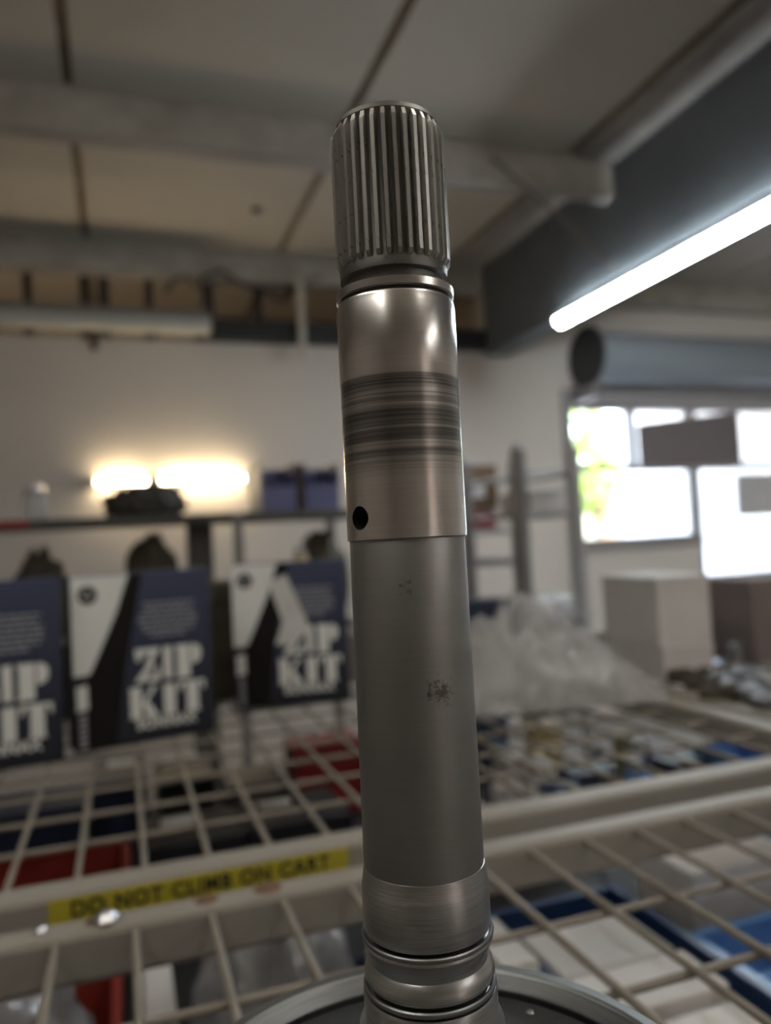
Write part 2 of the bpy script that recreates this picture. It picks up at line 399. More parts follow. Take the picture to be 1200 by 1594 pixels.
for px, Y, h, rad, lab, sd in ((925, 9.0, 4.4, 1.1, 'leafy green tree outside the left part of the window', 1), (1062, 13.5, 5.2, 1.3, 'leafy green tree outside, behind the board in the window', 2), (1190, 9.4, 4.5, 1.2, 'leafy green tree outside, behind the glazed door', 3)):
    p = at_y(px, 640, Y); tree((p.x, Y, -.05), h, rad, lab, sd)

# ------------------------------------------------------------------ lamps
def batten(name, lab, loc, length, r, m, housing=True, axis='Y', hw=.05, hang=0.):
    t = thing(name, lab, 'lamp', loc)
    e = Vector((0, length, 0)) if axis == 'Y' else Vector((length, 0, 0))
    MB().cyl((0,0,0), e, r, 20).build('tube', m, t)
    if housing:
        if axis == 'Y': MB().rbox(-hw*.6, hw*.6, -.0, length, r+.002, r+.03, .004).build('housing', 'fixture_white', t)
        else: MB().rbox(0, length, -hw*.6, hw*.6, r+.002, r+.03, .004).build('housing', 'fixture_white', t)
    if hang:
        for k in (.15, .85): MB().cyl(e*k+Vector((0,0,r*.6)), e*k+Vector((0,0,hang+HC-HB-.002)), .004, 8).build('hanger', 'rack_grey', t)
    for k in (0, 1):
        q = e*k; dd = e.normalized()*(.012 if k else -.012)
        MB().cyl(q, q+dd, r*1.04, 16).build('end_cap', 'fixture_white', t)
    return t
p1 = at_x(872, 498, GX0-.05)
lt_ = batten('led_batten', 'glaring white LED tube under the dark girder', (GX0-.05, p1.y-1.62, GZ-.071), 1.62, .031, 'led', housing=False)
sv = [(.044*math.cos(R(a)), .044*math.sin(R(a))) for a in range(178, 60, -8)]; sw = [(.047*math.cos(R(a)), .047*math.sin(R(a))) for a in range(60, 179, 8)]
MB().prism(sv+sw, 0, 1.62).build('added_light_shield', 'fixture_white', lt_)  # added arc, shaped to keep tube light off the ceiling but on the girder
batten('led_batten', 'added white fill tube under the girder behind the viewer', (GX0-.05, -2.4, GZ-.064), 1.5, .03, 'led_fill')  # added fill lamp, out of view
batten('led_batten', 'added white fill tube hung above and left of the viewer', (-.9, -.75, HB-.22), 1.5, .03, 'led_fill', housing=False, hang=.22)  # fill lamp added overhead to brighten the cart tops, out of view
batten('led_batten', 'added white fill tube hung above and right of the viewer', (.85, -.75, HB-.22), 1.5, .03, 'led_fill', housing=False, hang=.22)  # second overhead fill lamp, also added and unseen
batten('added_warm_batten', 'added warm fill tube hidden beyond the back wall', (-2.0, 5.9, 1.9), 2.6, .03, 'warm_fill', axis='X')  # unseen lamp added to brighten the space above the back wall
# unlit fluorescent fixture high on the back wall
fx = thing('fluorescent_fixture', 'unlit pale fluorescent fixture along the top of the wall', 'lamp', (-2.6, YW-.13, EYE+1.255))
ex = at_y(322, 485, YW-.1).x+2.6
MB().rbox(0, ex, -.05, .05, .07, .12, .006).build('housing', 'fixture_grey', fx)
MB().rbox(0, ex, -.065, .065, .0, .07, .012).build('diffuser', 'fixture_white', fx)
MB().rbox(ex-.002, ex+.012, -.068, .068, -.004, .085, .006).build('end_cap', 'fixture_white', fx)
# warm tube lamp low on the wall: two short tubes in line
a = at_y(150, 750, YW-.05); b_ = at_y(228, 747, YW-.05); c = at_y(250, 745, YW-.05); d = at_y(378, 741, YW-.05)
wt = thing('warm_tube_lamp', 'glowing warm tube lamp on the wall above the back shelf', 'lamp', (a.x, YW-.05, a.z))
MB().cyl((0,0,0), (b_.x-a.x,0,0), .018, 14).build('tube', 'warm_tube', wt)
MB().cyl((c.x-a.x,0,.004), (d.x-a.x,0,.004), .018, 14).build('tube', 'warm_tube', wt)
MB().rbox(-.02, d.x-a.x+.02, .024, .048, -.02, .02, .004).build('housing', 'fixture_white', wt)
for x in (-.016, b_.x-a.x+.006, c.x-a.x-.014, d.x-a.x+.006): MB().rbox(x, x+.01, -.02, .024, -.022, .024, .003).build('tube_holder', 'fixture_white', wt)

# small services under the ceiling
p = at_y(464, 440, YW-.10); q = at_y(470, 560, YW-.10)
pp = MB().cyl((p.x, YW-.14, HB-.008), (p.x, YW-.14, q.z), .022, 14).build('white_pipe', 'pvc'); tag(pp, 'pale plastic pipe dropping in front of the black beam', 'pipe')
br = MB().rbox(-.02, .02, -.03, .0, -.12, .0, .004).build('wall_bracket', 'stud', None, at_y(147, 512, YW-.003)); tag(br, 'small dark bracket on the wall under the unlit fixture', 'bracket')
pts = [at_y(x, y, YW-.10) for x, y in ((258,455),(270,436),(292,430),(305,448),(318,432),(330,425),(345,420),(372,440),(400,452),(440,455),(478,440))]
cb = MB().tube(pts, .011, 8).build('cable_loop', 'cable'); tag(cb, 'dark looping cable hanging above the end of the unlit fixture', 'cable')
pts = [at_y(x, y, YW-.06) for x, y in ((405,472),(412,450),(425,462),(440,470),(455,452),(485,436),(500,432))]
cb = MB().tube(pts, .013, 8).build('cable_loop', 'cable'); tag(cb, 'dark cable bundle beside the white pipe', 'cable')
p = at_y(765, 245, 3.04); q = at_x(958, 415, GX0-.012)
rd = MB().cyl(p, q, .010, 10).build('brace_rod', 'rod'); tag(rd, 'thin brace rod slanting from beam to dark girder', 'rod')

# ------------------------------------------------------------------ carts with wire decks
ZT = EYE-.255                    # top of the cart rails
RW, RH = .036, .036
ZM = ZT-.004                     # top of the wire mesh
WR = .0027
def cart(lab, x0, x1, y0, y1, ystart, low_z, deck=True, RW=.032, dy0=None, xref=.0, sx_=.052, sy_=.083):
    t = thing('wire_cart', lab, 'cart', ((x0+x1)/2, (y0+y1)/2, 0))
    cx, cy = (x0+x1)/2, (y0+y1)/2; hx, hy = (x1-x0)/2, (y1-y0)/2
    rails = []
    for s in (-1, 1):
        r_ = MB().rbox(-hx, hx, s*hy-(RW if s > 0 else 0), s*hy+(RW if s < 0 else 0), ZT-RH, ZT, .005).build('rail', 'cart_paint', t); rails.append(r_)
    for s in (-1, 1):
        MB().rbox(s*hx-(RW if s > 0 else 0), s*hx+(RW if s < 0 else 0), -hy+RW, hy-RW, ZT-RH, ZT, .005).build('rail', 'cart_paint', t)
    me1 = MB().cyl((0,-hy+RW-.004,0), (0,hy-RW+.004,0), WR, 8).mesh('wire'); me1.materials.append(MATS['cart_wire'])
    x = xref
    while x > x0+.045: x -= sx_
    x += sx_
    while x < x1-.045:
        link('wire', me1, t, (x-cx, 0, ZM-WR)); x += sx_
    me2 = MB().cyl((-hx+RW-.004,0,0), (hx-RW+.004,0,0), WR, 8).mesh('wire'); me2.materials.append(MATS['cart_wire'])
    y = ystart
    while y > y0+.045: y -= sy_
    y += sy_
    while y < y1-.06:
        link('wire', me2, t, (0, y-cy, ZM-3*WR+.0004)); y += sy_
    for sx in (-1, 1):
        for sy in (-1, 1):
            MB().rbox(sx*(hx-.018)-.018, sx*(hx-.018)+.018, sy*(hy-.018)-.018, sy*(hy-.018)+.018, .10, ZT-RH, .004).build('leg', 'cart_paint', t)
            w_ = MB().cyl((sx*(hx-.018)-.016, sy*(hy-.018), .05), (sx*(hx-.018)+.016, sy*(hy-.018), .05), .05, 20).build('caster_wheel', 'black_steel', t)
            MB().rbox(sx*(hx-.018)-.022, sx*(hx-.018)+.022, sy*(hy-.018)-.02, sy*(hy-.018)+.02, .085, .10, .003).build('caster_plate', 'steel_dull', t)
    if deck:
        MB().rbox(-hx+.005, hx-.005, (-hy+.005) if dy0 is None else dy0-cy, hy-.005, low_z-.02, low_z, .004).build('lower_deck', 'cart_deck', t)
    return t
LZA = LZB = EYE-.54; LZC = EYE-.60
CAX0, CAX1, CAY0, CAY1 = -.90, .98, -.22, .605
CBX0, CBX1, CBY0, CBY1 = -.82, .785, .650, 1.80
cartA = cart('near wire-topped cart under the drum and shaft', CAX0, CAX1, CAY0, CAY1, .475, LZA, False, .026)
cartB = cart('second wire-topped cart with yellow warning sticker, carrying navy boxes', CBX0, CBX1, CBY0, CBY1, .787, LZB, True, .032, -.16, .009, .0527, .085)
CCX0, CCX1, CCY0, CCY1 = .80, 2.0, .625, 1.75
cartC = cart('wire-topped cart at right carrying cartons and metal parts', CCX0, CCX1, CCY0, CCY1, .70, LZC, xref=CCX1-.06)
ax, ay = (CAX0+CAX1)/2, (CAY0+CAY1)/2
bx, by = (CBX0+CBX1)/2, (CBY0+CBY1)/2
# bolts and rust on the near cart's far rail
for px, py, r in ((165, 1432, .0085), (66, 1446, .004)):
    p = at_z(px, py, ZT)
    b = MB().lathe([(0, .5*r+.002), (r*.6, .45*r+.002), (r, .002), (r*1.25, .0015), (r*1.25, -.001)], 12).build('bolt', 'bolt_zinc', cartA, (p.x-ax, CAY1-.013-ay, ZT))
for px, py, s in ((325, 1414, .009), (420, 1390, .011), (150, 1440, .008)):
    p = at_z(px, py, ZT)
    MB().lathe([(0, .0012), (s*.6, .0010), (s, .0001)], 14).build('rust_patch', 'rust', cartA, (p.x-ax, CAY1-.012-ay, ZT))
# warning sticker on the second cart's front rail
FYB = CBY0-.0006
pL = at_y(74, 1410, FYB); pR = at_y(542, 1338, FYB)
zc = ZT-.0125; hs = .0095
st = MB().rbox(pL.x, pR.x, FYB-.0006, FYB+.0003, zc-hs, zc+hs, .0002)
for v_i in range(len(st.v)): st.v[v_i] = (st.v[v_i][0]-bx, st.v[v_i][1]-by, st.v[v_i][2])
st = st.build('warning_sticker', 'sticker', cartB); st['label'] = 'yellow sticker reading DO NOT CLIMB ON CART'
def text_mesh(s, size, off=0., sx=1.):
    cu = bpy.data.curves.new('txt', 'FONT'); cu.body = s; cu.size = size; cu.offset = off; cu.space_character = 1.12; cu.space_word = 1.1; cu.align_x = 'CENTER'; cu.align_y = 'CENTER'; cu.extrude = .0002
    o = bpy.data.objects.new('txt', cu); COL.objects.link(o)
    dg = bpy.context.evaluated_depsgraph_get(); me = bpy.data.meshes.new_from_object(o.evaluated_get(dg))
    bpy.data.objects.remove(o); bpy.data.curves.remove(cu)
    xs = [v.co.x for v in me.vertices]; c0 = (min(xs)+max(xs))/2
    for v in me.vertices: v.co.x = (v.co.x-c0)*sx
    me.materials.clear()
    return me, (max(xs)-min(xs))*sx
me, wd = text_mesh('DO NOT CLIMB ON CART', .0160, .0004)
want = (pR.x-pL.x)*.86
for v in me.vertices: v.co.x *= want/wd
me.name = 'lettering'; me.materials.append(MATS['ink_bore_black'])
lt = link('lettering', me, st); lt.location = ((pL.x+pR.x)/2-bx, FYB-.0009-by, zc); lt.rotation_euler = (R(90), 0, 0)

# ------------------------------------------------------------------ the drum and its splined shaft
ax0 = at_d(634, 843, .208)
ZBASE = ZM
sh = thing('splined_shaft_drum', 'steel splined shaft standing upright in a clutch drum', 'machine part', (ax0.x, ax0.y, ZBASE))
E0 = EYE-ZBASE                    # local z of the eye level
def hz(py, rad):                  # local z of a point seen at image row py on the front of a surface of that radius
    d = ray(634+(py-843)*.047, py); hd = math.hypot(d.x, d.y); s = (math.hypot(ax0.x, ax0.y)-rad)/hd
    return E0 + d.z*s
RS, RJ = .0156, .0161
zt, zs = hz(157, .0118), hz(391, RS)
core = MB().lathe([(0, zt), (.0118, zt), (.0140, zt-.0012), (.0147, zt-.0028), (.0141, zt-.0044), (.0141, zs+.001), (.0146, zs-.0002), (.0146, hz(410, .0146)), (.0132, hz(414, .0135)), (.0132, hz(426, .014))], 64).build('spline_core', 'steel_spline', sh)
zz1 = zt-.0030; hgt = zz1-zs
tw0, tw1 = .00078, .00050
tm = MB(); T = []
for z, ro in ((zs+.0, .0147), (zs+.0012, RS), (zz1-.0022, RS), (zz1, .0146)):
    T += [(.0136, -tw0*1.25, z), (ro, -tw1, z), (ro, tw1, z), (.0136, tw0*1.25, z)]
tm.add(T, [(i*4+k, i*4+k+1, (i+1)*4+k+1, (i+1)*4+k) for i in range(3) for k in range(3)]+[(0,3,2,1), (12,13,14,15)])
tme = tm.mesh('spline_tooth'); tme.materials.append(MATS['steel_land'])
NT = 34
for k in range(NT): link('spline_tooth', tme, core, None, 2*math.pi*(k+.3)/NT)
# seal ring land, groove
MB().lathe([(.0128, hz(426, .0158)+.0001), (.0156, hz(426, .0158)), (.0160, hz(428, .0158)), (.0160, hz(440, .0158)), (.0156, hz(442, .0158)), (.0128, hz(442, .0158)-.0001)], 64).build('ring_land', 'steel_journal', sh)
MB().lathe([(.0146, hz(441, .0158)), (.0146, hz(449, .0158))], 48).build('groove', 'steel_groove', sh)
zj1, zj0 = hz(447, RJ), hz(838, RJ)
jm = MATS['steel_journal'].copy(); jm.name = 'steel_journal_worn'; MATS['steel_journal_worn'] = jm
n, l = jm.node_tree.nodes, jm.node_tree.links
bs = n['Principled BSDF']; tc = n.new('ShaderNodeTexCoord'); sp = n.new('ShaderNodeSeparateXYZ'); l.new(tc.outputs['Object'], sp.inputs[0])
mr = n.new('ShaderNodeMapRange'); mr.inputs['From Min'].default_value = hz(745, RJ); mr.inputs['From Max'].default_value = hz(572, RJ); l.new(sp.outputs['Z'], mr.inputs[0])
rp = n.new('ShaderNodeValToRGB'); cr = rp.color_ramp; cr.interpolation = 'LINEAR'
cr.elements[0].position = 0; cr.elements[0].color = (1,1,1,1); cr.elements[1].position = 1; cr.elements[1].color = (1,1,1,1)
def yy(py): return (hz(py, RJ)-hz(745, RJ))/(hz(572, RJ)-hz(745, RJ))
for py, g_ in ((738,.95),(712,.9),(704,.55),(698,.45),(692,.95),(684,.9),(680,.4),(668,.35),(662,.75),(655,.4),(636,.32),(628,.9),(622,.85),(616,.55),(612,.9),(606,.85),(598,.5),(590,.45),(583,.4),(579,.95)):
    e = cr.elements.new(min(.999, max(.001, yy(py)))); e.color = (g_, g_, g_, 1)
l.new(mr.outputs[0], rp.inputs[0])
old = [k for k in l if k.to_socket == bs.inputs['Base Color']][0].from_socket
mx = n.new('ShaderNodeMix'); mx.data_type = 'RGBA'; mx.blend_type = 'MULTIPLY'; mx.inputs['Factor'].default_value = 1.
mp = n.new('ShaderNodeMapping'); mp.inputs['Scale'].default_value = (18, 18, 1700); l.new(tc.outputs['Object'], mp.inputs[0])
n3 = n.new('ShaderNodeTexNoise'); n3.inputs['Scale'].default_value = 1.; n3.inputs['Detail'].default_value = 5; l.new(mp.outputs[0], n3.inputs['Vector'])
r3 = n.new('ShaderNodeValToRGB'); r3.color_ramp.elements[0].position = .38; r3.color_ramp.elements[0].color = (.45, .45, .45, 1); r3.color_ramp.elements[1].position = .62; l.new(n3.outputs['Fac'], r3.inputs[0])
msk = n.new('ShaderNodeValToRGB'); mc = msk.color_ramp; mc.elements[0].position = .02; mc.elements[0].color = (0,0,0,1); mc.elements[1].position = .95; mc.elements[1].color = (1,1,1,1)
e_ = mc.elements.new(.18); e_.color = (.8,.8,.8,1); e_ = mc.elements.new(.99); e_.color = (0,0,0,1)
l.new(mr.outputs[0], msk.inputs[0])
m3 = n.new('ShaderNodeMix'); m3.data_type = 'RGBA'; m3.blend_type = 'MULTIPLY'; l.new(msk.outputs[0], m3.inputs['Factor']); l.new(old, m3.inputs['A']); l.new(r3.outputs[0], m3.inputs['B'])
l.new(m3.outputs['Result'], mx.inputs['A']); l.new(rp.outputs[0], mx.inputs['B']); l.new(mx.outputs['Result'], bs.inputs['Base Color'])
# journal with a drilled oil hole
azc = math.atan2(-ax0.y, -ax0.x)                       # azimuth that faces the camera
hole_a = azc - R(48); hole_z = hz(803, .010)
def yg(py): return hz(py, RJ)
prof = [(.0146, zj1), (.0155, zj1), (RJ-.0002, zj1-.0008), (RJ-.0002, yg(457)), (RJ, yg(459)), (RJ, yg(577)), (RJ-.00012, yg(580)), (RJ-.00016, yg(592)), (RJ-.00004, yg(612)), (RJ-.00016, yg(634)), (RJ-.00003, yg(660)), (RJ-.00014, yg(674)), (RJ, yg(690)), (RJ-.0001, yg(701)), (RJ, yg(712)), (RJ, yg(738)), (RJ, zj0+.0002), (RJ-.0002, zj0), (.0150, zj0)]
rh = .0031; NS = 200
rows = []
for (r0, q0), (r1, q1) in zip(prof[:-1], prof[1:]):
    k = max(1, int(abs(q1-q0)/.00045)) if min(q0, q1) < hole_z+rh+.001 and abs(r0-r1) < 1e-5 else 1
    rows += [(r0+(r1-r0)*t/k, q0+(q1-q0)*t/k) for t in range(k)]
rows.append(prof[-1]); nr = len(rows)
jm_ = MB(); vs = []; fs = []
for i in range(NS):
    a = hole_a+2*math.pi*(i+.5)/NS
    for r_, z_ in rows: vs.append(Vector((r_*math.cos(a), r_*math.sin(a), z_)))
def hole_uv(v):
    a = (math.atan2(v.y, v.x)-hole_a+math.pi) % (2*math.pi)-math.pi
    return a*RJ, v.z-hole_z
keep = []
for i in range(NS):
    j = (i+1) % NS
    for t in range(nr-1):
        q = (i*nr+t, j*nr+t, j*nr+t+1, i*nr+t+1)
        d = [math.hypot(*hole_uv(vs[k])) for k in q]
        if sum(d)/4 < rh and math.hypot(vs[q[0]].x, vs[q[0]].y) > RJ-.0004: continue
        keep.append(q)
cnt = {}
for q in keep:
    for a, b in zip(q, q[1:]+q[:1]): cnt[frozenset((a, b))] = cnt.get(frozenset((a, b)), 0)+1
for e, c in cnt.items():
    if c == 1:
        for k in e:
            u_, w_ = hole_uv(vs[k]); dd = math.hypot(u_, w_)
            if 0 < dd < rh*1.5:
                a = hole_a+u_/dd*rh/RJ; rr_ = math.hypot(vs[k].x, vs[k].y); vs[k] = Vector((rr_*math.cos(a), rr_*math.sin(a), hole_z+w_/dd*rh))
jm_.add(vs, keep, True)
jo = jm_.build('journal', 'steel_journal_worn', sh)
hb = MB().cyl((RJ-.0055, 0, 0), (RJ-.0002, 0, 0), rh*1.03, 32, cap=False).cyl((RJ-.0058, 0, 0), (RJ-.0052, 0, 0), rh*1.1, 32)
hb = hb.build('oil_hole', 'ink_bore_black', jo, (0, 0, hole_z), hole_a)  # bore coloured black: the shade inside the hole is put into its colour
# long tube
MB().lathe([(.0150, zj0+.001), (.01555, zj0-.0002), (.0157, zj0-.03), (.01595, hz(1376, .016)), (.0158, hz(1384, .016))], 96).build('tube', 'steel_tube', sh)
tb = sh.children[-1]
# tube: soft dark blotches at two places
m = MATS['steel_tube'].copy(); m.name = 'steel_tube_spotted'; n, l = m.node_tree.nodes, m.node_tree.links
bs = n['Principled BSDF']; tc = n.new('ShaderNodeTexCoord'); old = [k for k in l if k.to_socket == bs.inputs['Base Color']][0].from_socket
nz = n.new('ShaderNodeTexNoise'); nz.inputs['Scale'].default_value = 700; nz.inputs['Detail'].default_value = 8; nz.inputs['Roughness'].default_value = .65; l.new(tc.outputs['Object'], nz.inputs['Vector'])
def spot(az, py, rad, k):
    v = n.new('ShaderNodeVectorMath'); v.operation = 'DISTANCE'; v.inputs[1].default_value = (.0158*math.cos(az), .0158*math.sin(az), hz(py, .0157)); l.new(tc.outputs['Object'], v.inputs[0])
    a_ = n.new('ShaderNodeMapRange'); a_.inputs['From Min'].default_value = 0; a_.inputs['From Max'].default_value = rad; a_.inputs['To Min'].default_value = k; a_.inputs['To Max'].default_value = 0; l.new(v.outputs['Value'], a_.inputs[0])
    return a_.outputs[0]
s1 = spot(azc+R(24), 1080, .0085, .50); s2 = spot(azc-R(3), 915, .007, .35)
ad = n.new('ShaderNodeMath'); ad.operation = 'ADD'; l.new(s1, ad.inputs[0]); l.new(s2, ad.inputs[1])
a2 = n.new('ShaderNodeMath'); a2.operation = 'ADD'; l.new(ad.outputs[0], a2.inputs[0]); l.new(nz.outputs['Fac'], a2.inputs[1])
rr = n.new('ShaderNodeValToRGB'); rr.color_ramp.elements[0].position = .80; rr.color_ramp.elements[1].position = .97; l.new(a2.outputs[0], rr.inputs[0])
mx = n.new('ShaderNodeMix'); mx.data_type = 'RGBA'; l.new(rr.outputs[0], mx.inputs['Factor']); l.new(old, mx.inputs['A']); mx.inputs['B'].default_value = (.13, .115, .107, 1); l.new(mx.outputs['Result'], bs.inputs['Base Color'])
tb.data.materials.clear(); tb.data.materials.append(m)
# lower collar, seal rings and neck
z1, z2, z3 = hz(1381, .016), hz(1415, .017), hz(1488, .017)
MB().lathe([(.0150, z1+.0004), (.0160, z1), (.0166, z2+.0006), (.0168, z2), (.0169, z3+.001), (.0166, z3), (.0152, z3-.0002)], 96).build('collar', 'steel_collar', sh)
MB().lathe([(.0150, z3+.0004), (.0150, z3-.0022)], 64).build('groove', 'steel_groove', sh)
zr = z3-.0015
MB().lathe([(.0169+.0006*math.cos(a), zr+.0007*math.sin(a)) for a in [2*math.pi*i/10 for i in range(10)]], 96, closed=True).build('seal_ring', 'steel_drum', sh)
z4 = z3-.0027; z5 = hz(1556, .016)
MB().lathe([(.0150, z4+.0012), (.0170, z4+.0006), (.0172, z4-.0002), (.0168, z4-.001), (.0156, z4-.003), (.0156, z5+.003), (.0168, z5+.0015), (.0171, z5), (.0172, z5-.0008), (.0167, z5-.0018), (.0155, z5-.0022)], 96).build('neck', 'steel_collar', sh)
MB().lathe([(.0154, z5-.0018), (.0154, z5-.005)], 64).build('groove', 'steel_groove', sh)
MB().lathe([(.0169+.0006*math.cos(a), z5-.0035+.0008*math.sin(a)) for a in [2*math.pi*i/10 for i in range(10)]], 96, closed=True).build('seal_ring', 'steel_drum', sh)
# drum
zr0 = E0-.1525
MB().lathe([(.0150, z5-.0042), (.0172, z5-.0048), (.0176, z5-.0056), (.0176, z5-.011), (.019, z5-.014), (.022, zr0-.012), (.0225, zr0-.0145)], 96).build('hub', 'steel_collar', sh)
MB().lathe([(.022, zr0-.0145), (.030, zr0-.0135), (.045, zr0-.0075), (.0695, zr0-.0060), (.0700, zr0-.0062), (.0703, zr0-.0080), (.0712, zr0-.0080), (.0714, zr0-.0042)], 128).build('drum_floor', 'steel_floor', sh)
pr = [(.0712, zr0-.0048)]
for i in range(6):
    r_ = .0714+i*.0006; z_ = zr0-.0042+i*.00062; pr += [(r_, z_), (r_+.00035, z_+.0004), (r_+.0004, z_+.0001)]
pr += [(.0752, zr0-.0006), (.0756, zr0)]
MB().lathe(pr, 160).build('ridged_ring', 'steel_drum', sh)
MB().lathe([(.0755, zr0-.0001), (.0790, zr0), (.0797, zr0-.0006), (.0797, zr0-.012), (.0785, zr0-.014), (.0785, .03), (.072, .022), (.070, .004), (.066, .0), (.02, .0)], 160).build('drum_wall', 'steel_drum', sh)
lm = MB(); lg = .0033
lm.add([(.0790,-lg,-.002), (.0812,-lg*.55,-.0042), (.0808,lg*.9,-.0030), (.0790,lg,-.0018), (.0790,-lg,-.035), (.0818,-lg*.55,-.035), (.0812,lg*.9,-.035), (.0790,lg,-.035)], [(0,1,2,3), (4,7,6,5), (0,4,5,1), (1,5,6,2), (2,6,7,3)])
lme = lm.mesh('drum_lug'); lme.materials.append(MATS['steel_drum'])
for k in range(56): link('drum_lug', lme, sh, (0, 0, zr0), 2*math.pi*k/56)
p = at_z(825, 1580, EYE-.159)
MB().lathe([(0, .0016), (.0011, .0016), (.0014, .0012), (.0014, -.004)], 12).build('pin', 'steel_bright', sh, (p.x-ax0.x, p.y-ax0.y, zr0-.0066))

# ------------------------------------------------------------------ navy kit boxes
BH = .235
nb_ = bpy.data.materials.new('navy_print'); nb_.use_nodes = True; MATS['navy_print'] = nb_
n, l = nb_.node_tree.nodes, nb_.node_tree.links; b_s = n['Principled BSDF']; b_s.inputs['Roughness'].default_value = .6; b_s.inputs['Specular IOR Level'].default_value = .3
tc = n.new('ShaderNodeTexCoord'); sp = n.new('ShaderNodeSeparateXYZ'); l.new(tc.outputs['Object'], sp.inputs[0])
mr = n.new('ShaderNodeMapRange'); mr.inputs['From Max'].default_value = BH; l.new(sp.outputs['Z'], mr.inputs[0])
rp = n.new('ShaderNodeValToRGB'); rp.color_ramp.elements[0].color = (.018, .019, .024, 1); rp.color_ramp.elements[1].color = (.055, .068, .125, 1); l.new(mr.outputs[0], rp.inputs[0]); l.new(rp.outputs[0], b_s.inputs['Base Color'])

GL = {  # stencil fat-face letters, unit cell 0..1
 'Z': [[(.02,1),(1,1),(1,.93),(.62,.52),(.40,.52),(.62,.80),(.40,.86),(.20,.66),(.06,.62)], [(.0,.0),(.34,.0),(.78,.52),(.74,.60),(.44,.46),(.02,.06)], [(.42,0),(.98,0),(1,.42),(.92,.42),(.74,.16),(.46,.12)]],
 'I': [[(.10,1),(.90,1),(.90,0),(.10,0)]],
 'P': [[(.0,1),(.56,1),(.56,.0),(.0,.0),(.0,.06),(.06,.10),(.06,.90),(.0,.94)], [(.62,1),(.84,.97),(.98,.86),(1,.70),(.96,.52),(.82,.42),(.62,.40)]],
 'K': [[(.0,1),(.50,1),(.44,.93),(.44,.07),(.50,.0),(.0,.0),(.05,.07),(.05,.93)], [(.50,.56),(.80,.94),(.70,1),(1,1),(.98,.94),(.66,.55),(1.04,.06),(1.08,0),(.56,0),(.62,.07),(.48,.40)]],
 'T': [[(.0,1),(1,1),(1,.68),(.94,.68),(.84,.90),(.74,.92),(.74,.07),(.84,0),(.20,0),(.30,.07),(.30,.92),(.18,.90),(.06,.68),(.0,.68)]],
}
def kit_box(lab, p0, p1, tagged=False):
    d = p1-p0; d.z = 0; W = d.length; rz = math.atan2(d.y, d.x)
    t = thing('kit_box', lab, 'box', (p0.x, p0.y, ZM+.0004), rz, group='navy kit boxes on the second cart')
    TH = .055
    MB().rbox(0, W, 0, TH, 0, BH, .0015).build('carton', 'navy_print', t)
    def poly(mm, pts, y=-.0003):
        mm.prism([(u*W, (1-v)*BH) for u, v in pts], y, .0004)
    m = MB(); poly(m, [(.003,.004), (.40,.004), (.31,.22), (.20,.42), (.125,.55), (.10,.57), (.003,.57)]); poly(m, [(.02,.63), (.095,.62), (.10,.76), (.02,.77)])
    m.build('white_panel', 'print_white', t)
    m = MB(); poly(m, [(.40,.004), (.50,.004), (.36,.55), (.28,.995), (.003,.995), (.003,.60), (.10,.60), (.135,.55), (.21,.42), (.32,.22)], -.00015); m.build('black_band', 'print_black', t)
    m = MB()
    for k in range(6): poly(m, [(.035,.79+k*.033), (.085,.785+k*.033), (.085,.808+k*.033), (.035,.812+k*.033)])
    m.build('side_print', 'print_grey', t)
    # round emblem: ring and spokes
    m = MB(); cu, cv, rr_ = .115, .115, .013
    c = Vector((cu*W, 0, (1-cv)*BH))
    def ring(r0, r1, a0, a1, nn=16):
        for i in range(nn):
            A, B = a0+(a1-a0)*i/nn, a0+(a1-a0)*(i+1)/nn
            m.prism([(c.x+r0*math.cos(A), c.z+r0*math.sin(A)), (c.x+r1*math.cos(A), c.z+r1*math.sin(A)), (c.x+r1*math.cos(B), c.z+r1*math.sin(B)), (c.x+r0*math.cos(B), c.z+r0*math.sin(B))], -.0006, .0)
    ring(.0075, .0125, 0, 2*math.pi, 28)
    for k in range(3): ring(.001, .0075, R(-15+120*k), R(70+120*k), 6)
    m.build('emblem', 'print_black', t)
    # small print
    m = MB(); rnd = random.Random(3)
    for k, (a_, b2) in enumerate(((.50,.88),(.51,.86),(.475,.89),(.46,.90),(.475,.89),(.49,.87),(.54,.81))):
        v = .185+k*.031; u = a_
        while u < b2:
            e = min(b2, u+rnd.uniform(.03,.075)); poly(m, [(u,v), (e,v), (e,v+.013), (u,v+.013)]); u = e+.012
    m.build('small_print', 'print_grey', t)
    m = MB()
    for ch, u0, u1, v0, v1 in (('Z',.425,.605,.452,.648), ('I',.625,.70,.452,.642), ('P',.72,.915,.452,.648), ('K',.375,.575,.675,.855), ('I',.615,.72,.675,.855), ('T',.735,.935,.672,.855)):
        for pl in GL[ch]: poly(m, [(u0+(u1-u0)*x, v1-(v1-v0)*y) for x, y in pl], -.0004)
    m.build('title_lettering', 'print_white', t)
    me, wd = text_mesh('SONNAX', .019, .0008)
    for v in me.vertices: v.co.x *= .44*W/wd
    me.materials.append(MATS['print_white'])
    o = link('maker_lettering', me, t); o.location = (.645*W, -.0004, BH*(1-.893)); o.rotation_euler = (R(90), 0, 0)
    if tagged:
        m = MB(); m.prism([(u*W, (1-v)*BH) for u, v in ((.315,.13), (.475,.085), (.66,.46), (.60,.53), (.47,.58), (.36,.57), (.43,.42))], -.0016, -.0010)
        m.build('paper_tag', 'paper', t)
        m = MB(); m.box(.40*W, .42*W, -.0011, .0, BH*.80, BH*.82); m.build('tag_tape', 'paper', t)
    return t
P = lambda x, y: at_z(x, y, ZM)
kit_box('navy kit box with ZIP KIT lettering, cut off by the left edge', P(104, 1184)+(P(118,1174)-P(335,1138))*1.02, P(104, 1184)+(P(118,1174)-P(335,1138))*.01)
